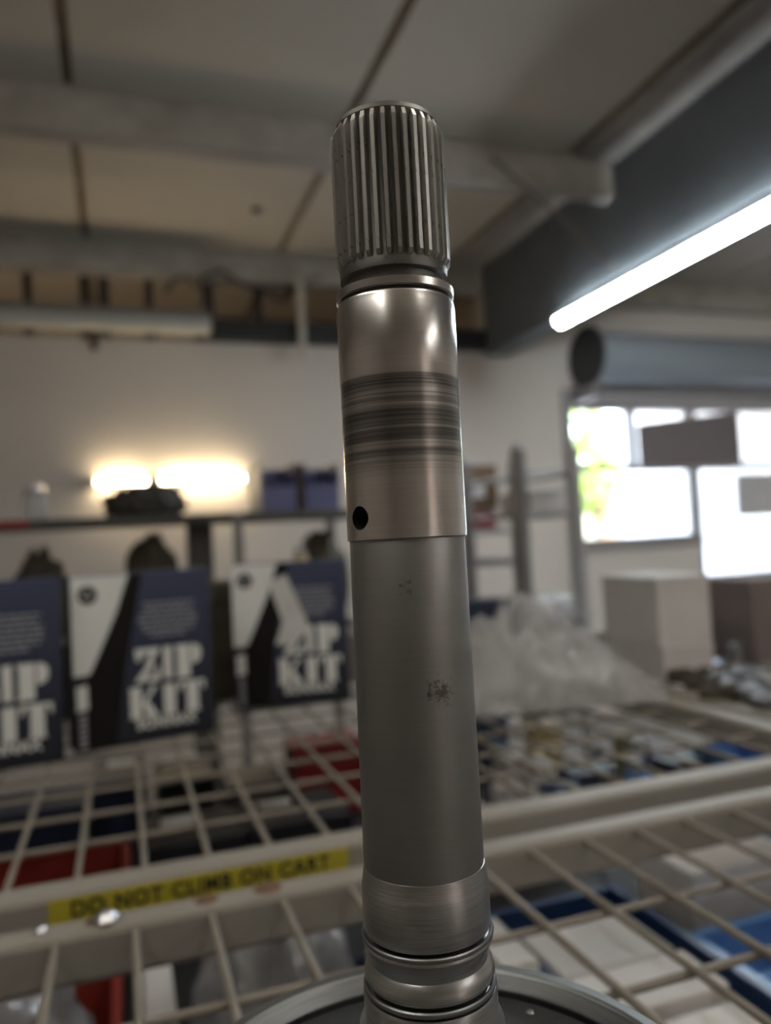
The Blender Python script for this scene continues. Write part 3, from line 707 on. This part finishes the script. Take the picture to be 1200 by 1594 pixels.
kit_box('navy kit box with whole white panel and ZIP KIT, middle of three', P(117, 1175), P(335, 1138))
kit_box('navy kit box with a white paper tag hanging over its lettering', P(368, 1106), P(546, 1090), True)

# ------------------------------------------------------------------ generic small things
def carton(name, lab, cat, x0, x1, y0, y1, z0, h, m, m2=None, rz=0, group=None, flap=True, label_m=None):
    cx, cy = (x0+x1)/2, (y0+y1)/2; hx, hy = (x1-x0)/2, (y1-y0)/2
    t = thing(name, lab, cat, (cx, cy, z0), rz, group)
    MB().rbox(-hx, hx, -hy, hy, 0, h*.80, .002).build('body', m, t)
    MB().rbox(-hx-.001, hx+.001, -hy-.001, hy+.001, h*.80, h, .0025).build('lid', m2 or m, t)
    if label_m: MB().rbox(-hx*.55, hx*.4, -hy-.0012, -hy, h*.25, h*.62, .0003).build('paper_label', label_m, t)
    return t
def bin_(name, lab, x0, x1, y0, y1, z0, h, m, rz=0, group=None, slope=.0):
    cx, cy = (x0+x1)/2, (y0+y1)/2; hx, hy = (x1-x0)/2, (y1-y0)/2; t_ = .003
    t = thing(name, lab, 'bin', (cx, cy, z0), rz, group)
    MB().box(-hx, hx, -hy, hy, 0, t_).build('base', m, t)
    for s in (-1, 1):
        MB().box(s*hx-t_/2, s*hx+t_/2, -hy, hy, t_, h).build('side', m, t)
    MB().box(-hx+t_/2, hx-t_/2, hy-t_, hy, t_, h).build('back', m, t)
    MB().box(-hx+t_/2, hx-t_/2, -hy, -hy+t_, t_, h*(1-slope)).build('front', m, t)
    r_ = .005
    for s in (-1, 1):
        MB().rbox(s*hx-r_, s*hx+r_, -hy-r_, hy+r_, h, h+.006, .0015).build('rim', m, t)
    MB().rbox(-hx+r_, hx-r_, hy-r_, hy+r_, h, h+.006, .0015).build('rim', m, t)
    if slope == 0: MB().rbox(-hx+r_, hx-r_, -hy-r_, -hy+r_, h, h+.006, .0015).build('rim', m, t)
    return t
def bag(name, lab, loc, sx, sy, sz, m, seed, fold=.35, group=None, rz=0., peak=None):
    rnd = random.Random(seed); bm = bmesh.new(); bmesh.ops.create_icosphere(bm, subdivisions=4, radius=1)
    dirs = [(Vector((rnd.gauss(0,1), rnd.gauss(0,1), rnd.gauss(0,.7))).normalized(), rnd.uniform(4, 11), rnd.uniform(0, 6.28)) for _ in range(9)]
    for v in bm.verts:
        p = v.co.copy(); q = 0
        for d, f, ph in dirs: q += abs(math.sin(p.dot(d)*f+ph))
        q = q/len(dirs)
        k = 1-fold+fold*q*1.5
        x, y, z = p.x*sx*k, p.y*sy*k, max(p.z, -.55)*sz*k
        if peak: z *= 1+peak*max(0, p.z)*math.exp(-((p.x-.0)**2+p.y**2)*2)
        v.co = Vector((x, y, z))
    mz = min(v.co.z for v in bm.verts)
    for v in bm.verts: v.co.z -= mz
    me = bpy.data.meshes.new(name); bm.to_mesh(me); bm.free(); me.materials.append(MATS[m])
    for p in me.polygons: p.use_smooth = True
    o = link(name, me, None, loc, rz); return tag(o, lab, 'bag', group)
def ring_part(name, lab, loc, r0, r1, h, m, teeth=0, group=None, cat='ring'):
    if teeth:
        t = thing(name, lab, cat, loc, group=group)
        MB().lathe([(r0, 0), (r1*.9, 0), (r1*.9, h), (r0, h)], 28, closed=True).build('rim', m, t)
        tm_ = MB().box(r1*.88, r1, -r1*.07, r1*.07, h*.1, h*.9).mesh('tooth'); tm_.materials.append(MATS[m])
        for k in range(teeth): link('tooth', tm_, t, None, 2*math.pi*k/teeth)
        return t
    o = MB().lathe([(r0, 0), (r1-.001, 0), (r1, .001), (r1, h-.001), (r1-.001, h), (r0, h)], 32, closed=True).build(name, m, None, loc)
    return tag(o, lab, cat, group)

# ------------------------------------------------------------------ under the near cart, right: bins of white cartons
g1 = 'white cartons in the bins under the near cart'
bin_('parts_bin', 'navy plastic bin of white cartons under the near cart', .372, .536, .40, .80, LZA, .115, 'blue_plastic')
yy_ = .425
for i, (dp, h, lab) in enumerate(((.075,.122,'white carton at the near end of the navy bin'), (.058,.116,'white carton second in the navy bin'), (.062,.124,'white carton in the middle of the navy bin'), (.085,.120,'white carton at the far end of the navy bin'))):
    carton('white_carton', lab, 'box', .380, .505, yy_, yy_+dp, LZA+.0035, h, 'white_card', group=g1); yy_ += dp+.012
bin_('parts_bin', 'dark bin of white cartons half hidden by the shaft, under the near cart', .190, .352, .42, .80, LZA, .10, 'navy_plastic')
yy_ = .44
for i, (dp, h, lab) in enumerate(((.07,.130,'white carton at the near end of the dark bin'), (.08,.145,'white carton in the middle of the dark bin'), (.085,.16,'white carton at the far end of the dark bin'))):
    carton('white_carton', lab, 'box', .205, .338, yy_, yy_+dp, LZA+.0035, h, 'white_card', group=g1); yy_ += dp+.018
carton('white_carton', 'tall grey white carton standing right of the navy bin', 'box', .585, .700, .72, .82, LZA+.0005, .155, 'grey_card', 'white_card', group=g1)
carton('white_carton', 'grey carton at the right edge under the near cart', 'box', .708, .745, .72, .84, LZA+.0005, .15, 'grey_card', 'grey_card', group=g1)
bin_('parts_bin', 'bright blue bin at the lower right corner', .556, .70, .50, .69, LZA, .105, 'sky_plastic')
carton('white_carton', 'blue carton inside the bright blue bin', 'box', .58, .68, .53, .64, LZA+.0035, .085, 'sky_plastic', 'sky_plastic', group=g1)

# ------------------------------------------------------------------ under the near cart, left
DZ = LZA+.0005
def under(name, lab, cat, px, py, w_, d_, h_, m_, lab_px=None, **k):      # px, py: where the middle of its top shows
    p = at_z(px, py, DZ+h_)
    t = carton(name, lab, cat, p.x-w_/2, p.x+w_/2, p.y-d_/2, p.y+d_/2, DZ, h_, m_, **k)
    if lab_px:
        q = at_z(lab_px[0], lab_px[1], DZ+h_)
        MB().box(q.x-p.x-lab_px[2]/2, q.x-p.x+lab_px[2]/2, q.y-p.y-lab_px[3]/2, q.y-p.y+lab_px[3]/2, h_+.0001, h_+.0011).build('paper_label', 'paper', t)
    return t
a = at_z(196, 1316, LZA+.13); b_ = at_z(182, 1500, LZA+.13)
bin_('parts_bin', 'long red plastic bin under the second cart, left edge', a.x-.40, a.x, a.y-.14, a.y+.02, LZA, .125, 'red_plastic')
bin_('parts_bin', 'red plastic bin under the near cart, lower left', b_.x-.22, b_.x, b_.y-.30, b_.y+.005, LZA, .125, 'red_plastic')
bag('clear_bag', 'crumpled clear bag inside the lower left red bin', (b_.x-.112, b_.y-.15, LZA+.006), .10, .13, .135, 'grey_film', 5, .5)
p = at_z(420, 1500, LZA+.12)
bag('clear_bag', 'large crumpled grey film bag left of the drum under the near cart', (p.x-.0, p.y-.01, DZ), .085, .10, .115, 'grey_film', 9, .55)
under('flat_carton', 'narrow pale carton standing beside the lower left red bin', 'box', 246, 1530, .026, .12, .13, 'grey_card')
under('black_case', 'black case between the red bin and the narrow carton', 'case', 211, 1535, .022, .14, .12, 'case_black')
# ------------------------------------------------------------------ under the second cart
gB = 'dark cases under the second cart'
under('black_case', 'black case with a white label just behind the yellow sticker', 'case', 300, 1285, .15, .14, .12, 'case_black', (278, 1278, .055, .035), group=gB)
under('black_case', 'black case with a white label, left of the shaft', 'case', 455, 1255, .16, .15, .115, 'case_black', (428, 1251, .05, .03), group=gB)
under('black_case', 'dark navy case with a white label, behind the left red bin', 'case', 185, 1195, .10, .20, .12, 'case_navy', (192, 1188, .06, .07), group=gB)
under('black_case', 'black case with a white label, below the middle kit box', 'case', 285, 1195, .10, .19, .12, 'case_black', (280, 1183, .07, .07), group=gB)
under('black_case', 'dark navy case with plain lid at the left edge under the mesh', 'case', 60, 1245, .16, .14, .11, 'case_navy', group=gB)
under('black_case', 'black case with plain lid in the middle under the mesh', 'case', 395, 1205, .12, .13, .10, 'case_black', group=gB)
under('red_box', 'red carton under the second cart, left of the shaft', 'box', 505, 1150, .15, .10, .14, 'red_box', (480, 1142, .04, .03))
# small goods seen through the mesh right of the shaft
gS = 'small goods under the second cart'
small = [(792,1222,.055,.035,.10,'white_card','small white carton below the rail, nearest the shaft'), (832,1185,.05,.06,.13,'white_card','white carton under a tan one, right of the shaft'), (850,1226,.06,.04,.10,'white_card','white carton with navy neighbour, right of the shaft'),
         (845,1130,.06,.05,.14,'tan_card','tan carton right of the shaft'), (845,1165,.055,.04,.13,'tan_card','lower tan carton right of the shaft'), (968,1140,.03,.03,.12,'tan_card','tiny tan carton among the blue goods'),
         (912,1195,.09,.07,.10,'case_navy','navy case in the middle under the mesh'), (870,1222,.06,.04,.11,'blue_plastic','blue plastic case near the front rail'), (760,1115,.07,.05,.13,'blue_plastic','blue plastic case close behind the shaft'),
         (776,1160,.03,.05,.12,'case_navy','slim navy carton right beside the shaft'), (790,1175,.035,.07,.11,'white_card','slim white carton right beside the shaft'), (1056,1180,.07,.07,.11,'case_black','black case left of the pale blue tray')]
for px, py, w_, d_, h_, m_, lab in small:
    p = at_z(px, py, LZB+h_)
    carton('small_carton', lab, 'box', p.x-w_/2, p.x+w_/2, p.y-d_/2, p.y+d_/2, LZB+.0005, h_, m_, group=gS)
p = at_z(1155, 1172, LZB+.12)
bin_('tray', 'pale blue tray under the right end of the second cart', p.x-.05, p.x+.05, p.y-.06, p.y+.07, LZB+.0005, .12, 'sky_plastic')
def bottle(lab, px, py, r, h, m, mc, base):
    p = at_z(px, py, base+h)
    t = thing('bottle', lab, 'bottle', (p.x, p.y, base+.0005), group='bottles under the second cart')
    MB().lathe([(0,0), (r*.9,0), (r,.004), (r,h*.66), (r*.85,h*.74), (r*.4,h*.80), (r*.4,h*.84)], 20).build('body', m, t)
    MB().lathe([(r*.48,h*.82), (r*.48,h*.99), (r*.42,h), (0,h)], 16).build('cap', mc, t)
for i, (px, py, r, h, m_, mc, lab) in enumerate(((990,1182,.026,.11,'sky_plastic','print_white','pale blue bottle with white cap, larger of the cluster'), (990,1152,.02,.12,'sky_plastic','print_white','pale blue bottle behind the larger one'), (1022,1165,.02,.11,'purple_plastic','sky_plastic','purple bottle with blue cap beside the pale ones'), (1008,1150,.016,.12,'steel_dull','print_white','grey bottle with white cap in the cluster'), (930,1160,.022,.10,'purple_plastic','case_navy','purple bottle with dark cap left of the cluster'))):
    bottle(lab, px, py, r, h, m_, mc, LZB)

def draped(name, lab, loc, w_, d_, h_, m_, seed, u0=-.35, rz=0.):
    rnd = random.Random(seed); nx, ny = 64, 40; vs = []; fs = []
    ph = [rnd.uniform(0, 6.28) for _ in range(8)]
    for j in range(ny+1):
        for i in range(nx+1):
            u, v = -1+2*i/nx, -1+2*j/ny
            eu = (u-u0)/((1-u0) if u > u0 else (1+u0)); e = max(0, 1-abs(eu)**1.5)*max(0, 1-abs(v)**2.2)
            th = math.atan2(v*.8, u-u0); rr = math.hypot(u-u0, v)
            f = .55*abs(math.sin(th*2.9+ph[0]+.6*math.sin(rr*5+ph[1])))+.3*abs(math.sin(u*9+v*5+ph[2]))+.22*abs(math.sin(u*-6+v*13+ph[3]))+.10*abs(math.sin(u*15+v*11+ph[4]))
            z = h_*(e**.7)*(.42+.62*f+.16*math.sin(u*5.2+ph[5])*math.sin(v*4.1+ph[6]))
            jx, jy = rnd.uniform(-1, 1)*.012, rnd.uniform(-1, 1)*.012
            vs.append(((u+jx)*w_, (v+jy)*d_, max(.0006, z)))
    for j in range(ny):
        for i in range(nx):
            a = j*(nx+1)+i; fs += [(a, a+1, a+nx+2), (a, a+nx+2, a+nx+1)]
    o = MB().add(vs, fs, True).build(name, m_, None, loc, rz); return tag(o, lab, 'bag')
# ------------------------------------------------------------------ on the second cart, right: film bags
p = P(878, 1088)
draped('film_bag', 'big crumpled clear film heap on the second cart, right of the shaft', (p.x, p.y+.06, ZM+.0005), .17, .13, .145, 'clear_film', 21, -.35, -.25)
p = P(752, 1010)
t = carton('navy_carton', 'dark navy carton behind the film bags beside the shaft', 'box', p.x-.05, p.x+.07, p.y-.02, p.y+.05, ZM+.0005, .115, 'case_navy')

carton('dark_carton', 'dark brown carton showing between the middle and tagged kit boxes', 'box', .105, .215, 1.36, 1.50, ZM+.0005, .205, 'lump_dark')
carton('dark_carton', 'low dark carton behind the tagged kit box', 'box', .235, .50, 1.40, 1.56, ZM+.0005, .09, 'dusky_card')
carton('dark_carton', 'low black carton behind the middle kit box', 'box', -.12, .085, 1.36, 1.52, ZM+.0005, .12, 'case_black')
# ------------------------------------------------------------------ on the right-hand cart
p = P(1036, 1062); q = P(1108, 1058)
wC = .105
carton('grey_carton', 'lower grey carton of the stack before the window', 'box', p.x, p.x+wC, p.y, p.y+.16, ZM+.0005, .058, 'grey_card')
carton('grey_carton', 'upper taller grey carton of the stack before the window', 'box', p.x-.004, p.x+wC+.002, p.y+.004, p.y+.16, ZM+.0595, .118, 'grey_card')
p = at_z(1205, 1035, ZM)
carton('dark_carton', 'dark carton standing below the glazed door, right edge', 'box', p.x-.02, p.x+.25, p.y+.02, p.y+.22, ZM+.0005, .155, 'dusky_card')
rnd = random.Random(12)
gC = 'metal parts strewn on the right-hand cart'
spots = [(1062,1062),(1090,1072),(1118,1066),(1140,1052),(1165,1062),(1190,1070),(1110,1090),(1140,1092),(1170,1096),(1192,1108),(1085,1052),(1150,1075)]
kinds = ['dark gear ring lying nearest the grey cartons', 'second dark gear ring lying near the grey cartons', 'dull steel ring on the right-hand cart, in the middle of the pile', 'bright steel ring below the dark carton', 'dull steel gear below the dark carton, right', 'bright ring at the right edge of the frame', 'dark ring near the pale side rail', 'dark gear near the pale side rail', 'dull ring at the cart rim, right', 'dull gear at the right frame edge', 'small dark ring touching the grey carton stack', 'small gear in the middle of the metal parts']
for i, (px, py) in enumerate(spots):
    p = P(px, py); r1 = rnd.uniform(.018, .03); mm = ['lump_dark', 'lump_dark', 'steel_dull', 'steel_bright', 'steel_dull', 'steel_bright', 'lump_dark', 'lump_dark', 'steel_dull', 'steel_dull', 'lump_dark', 'steel_dull'][i]
    gear = 'gear' in kinds[i]
    ring_part('gear' if gear else 'steel_ring', kinds[i], (p.x, p.y, ZM+.0005), r1*.55, r1, rnd.uniform(.012, .025), mm, 14 if gear else 0, gC, 'gear' if gear else 'ring')
p = P(1148, 1030)
t = thing('steel_cup', 'small shiny cup catching the window light', 'cup', (p.x, p.y, ZM+.0005))
MB().lathe([(0,.002), (.014,.002), (.016,.04), (.017,.04), (.0155,0), (0,0)], 24).build('cup_wall', 'steel_bright', t)

# ------------------------------------------------------------------ wire rack behind, right of the shaft
RY = 2.45
a = at_y(805, 700, RY); 
rk = thing('wire_rack', 'grey post rack with wire shelves in front of the window', 'rack', (a.x, RY, 0))
LX = at_y(893, 735, RY).x-a.x
for x in (0, LX):
    for y in (0, .45):
        q = MB(); q.rbox(x-.022, x+.022, y-.018, y+.018, 0, a.z, .004); q.build('post', 'rack_pale' if x else 'rack_grey', rk)
        MB().lathe([(0,.02), (.012,.018), (.02,0), (.02,-.01)], 14).build('post_cap', 'rack_pale', rk, (x, y, a.z+.006))
for zz, nn in ((at_y(900, 733, RY).z, 4), (at_y(900, 795, RY).z, 4)):
    for k in range(nn): MB().cyl((.022, .45*k/(nn-1), zz), (LX-.022, .45*k/(nn-1), zz), .007, 8).build('shelf_wire', 'rack_pale', rk)
    for s in (.022, LX-.022): MB().cyl((s, 0, zz-.012), (s, .45, zz-.012), .006, 8).build('shelf_wire', 'rack_grey', rk)
zz = at_y(880, 950, RY).z
MB().rbox(.022, LX-.022, -.03, .48, zz-.03, zz, .005).build('shelf_board', 'rack_pale', rk)
bag('film_bag', 'pale flattened film lying on the rack shelf', (a.x+LX*.42, RY+.12, zz+.001), .16, .12, .035, 'clear_film', 44, .4)
p = at_y(862, 800, RY)
carton('pale_box', 'pale box on the wire shelf left of the window', 'box', p.x-.06, p.x+.09, RY+.06, RY+.30, at_y(900, 795, RY).z+.0075, .075, 'grey_card', 'rack_pale')
p = at_y(895, 900, RY)
carton('brown_box', 'brownish carton under the rack shelf beside the film', 'box', a.x+LX*.55, a.x+LX*.9, RY+.04, RY+.35, zz-.34, .29, 'dusky_card')
MB().rbox(.022, LX-.022, -.03, .48, zz-.37, zz-.342, .005).build('shelf_board', 'rack_grey', rk)
# side shelf with brown box, left of that post
SY = 2.95
z0 = at_y(760, 822, SY).z
sx0, sx1 = at_y(640, 822, SY).x, at_y(798, 822, SY).x
ss = thing('side_shelf', 'pale shelf holding brown and red boxes behind the shaft', 'shelf', ((sx0+sx1)/2, SY, 0)); hx = (sx1-sx0)/2
for zz, m_ in ((z0, 'rack_pale'), (at_y(760, 872, SY).z, 'rack_grey'), (.45, 'rack_grey')):
    MB().rbox(-hx, hx, 0, .4, zz-.025, zz, .004).build('shelf_board', m_, ss)
for x in (-hx+.02, hx-.02):
    MB().rbox(x-.018, x+.018, .41, .44, 0, z0+.2, .003).build('upright', 'rack_grey', ss)
p = at_y(757, 800, SY)
t = carton('red_box', 'flat dull red box under the brown carton behind the shaft', 'box', p.x-.11, p.x+.06, SY+.03, SY+.30, z0+.0005, .085, 'red_box', 'dusky_card')
t = carton('brown_box', 'brown cardboard carton with a pale label, right of the shaft', 'box', p.x-.12, p.x+.075, SY+.03, SY+.31, z0+.0862, .185, 'brown_card', label_m='grey_card')

# ------------------------------------------------------------------ back shelf on the left
BY = 3.0
zs_ = at_y(270, 801, BY).z
l0, l1 = -3.2, at_y(545, 795, BY).x+.06
bk = thing('back_shelf', 'long dark shelf behind the navy boxes, left of the shaft', 'shelf', (0, BY, 0))
MB().rbox(l0, l1, 0, .42, zs_-.03, zs_, .004).build('shelf_board', 'shelf_dark', bk)
z2_ = EYE-.32
MB().rbox(l0, l1, 0, .42, z2_-.03, z2_, .004).build('shelf_board', 'shelf_dark', bk)
p = at_y(318, 850, BY)
MB().rbox(p.x-.05, p.x+.05, .15, .21, 0, zs_-.031, .004).build('upright', 'shelf_dark', bk)
def slotted(px):
    p = at_y(px, 840, BY)
    q = MB().rbox(p.x-.019, p.x+.019, -.008, -.002, 0, zs_-.0, .002).build('slotted_post', 'rack_grey', bk)
    z = zs_-.04
    hm_ = MB().cyl((0,-.0012,0), (0,.0,0), .010, 12).mesh('slot'); hm_.materials.append(MATS['fixture_grey'])
    while z > EYE-.12:
        o = link('slot', hm_, q); o.location = (p.x, -.0081, z); z -= .032
slotted(371)
for x in (l0+.03, l1-.03): MB().rbox(x-.02, x+.02, .424, .45, 0, zs_+.1, .003).build('upright', 'rack_grey', bk)
# things on it
gP = 'purple bins on the back shelf'
for px, wd_, lab in ((437, .14, 'dull purple open bin, left one on the back shelf'), (506, .14, 'dull purple open bin beside the shaft on the back shelf')):
    p = at_y(px, 790, BY)
    t = bin_('shelf_bin', lab, p.x-wd_/2, p.x+wd_/2, BY+.03, BY+.30, zs_+.0005, .185, 'purple_plastic', group=gP, slope=.45)
p = at_y(472, 790, BY)
carton('brown_box', 'narrow dark brown box between the purple bins', 'box', p.x-.004, p.x+.012, BY+.05, BY+.26, zs_+.0005, .19, 'brown_card')
p = at_y(230, 795, BY)
o = bag('cloth_bundle', 'dark folded cloth bundle below the glowing tube', (p.x, BY+.15, zs_+.0005), .16, .12, .075, 'dark_cloth', 3, .6); o['category'] = 'bundle'
p = at_y(48, 800, BY)
t = thing('glass_jar', 'clear glass jar at the left end of the back shelf', 'jar', (p.x, BY+.12, zs_+.0005))
MB().lathe([(0,.0), (.04,0), (.045,.01), (.045,.08), (.03,.10), (.03,.12)], 24).build('jar_wall', 'clear_film', t)
MB().lathe([(.033,.112), (.033,.13), (0,.13)], 20).build('lid', 'steel_bright', t)
p = at_y(22, 818, BY)
o = MB().rbox(-.07, .05, -.012, -.001, -.028, -.004, .003).build('red_tag', 'red_box', bk, (p.x, 0, zs_))
# lower lumps behind the navy boxes
gL = 'dark castings on the lower back shelf'
for px, py, sx_, sz_, sd, lab in ((238, 858, .11, .10, 6, 'dark lumpy casting behind the middle navy box'), (505, 845, .11, .10, 8, 'dark lumpy casting beside the shaft under the back shelf'), (60, 880, .10, .06, 15, 'dark low casting behind the left navy box')):
    p = at_y(px, py, BY+.15)
    o = bag('metal_casting', lab, (p.x, BY+.2, z2_+.0005), sx_, .10, (p.z-z2_)*.72, 'lump_dark', sd, .42, gL); o['category'] = 'casting'
p = at_y(470, 835, BY)
bb = thing('brass_fitting', 'small shiny brass fitting left of the dark casting', 'fitting', (p.x, BY+.05, z2_+.0005), group=None)
MB().lathe([(0,0), (.03,0), (.03,.10), (.022,.11), (.022,.24), (.028,.25), (.028,.30), (.018,.31), (.018,.33), (0,.33)], 20).build('body', 'steel_bright', bb)
MB().lathe([(.0285,.262), (.032,.265), (.032,.285), (.0285,.288)], 8).build('hex_collar', 'tan_card', bb)
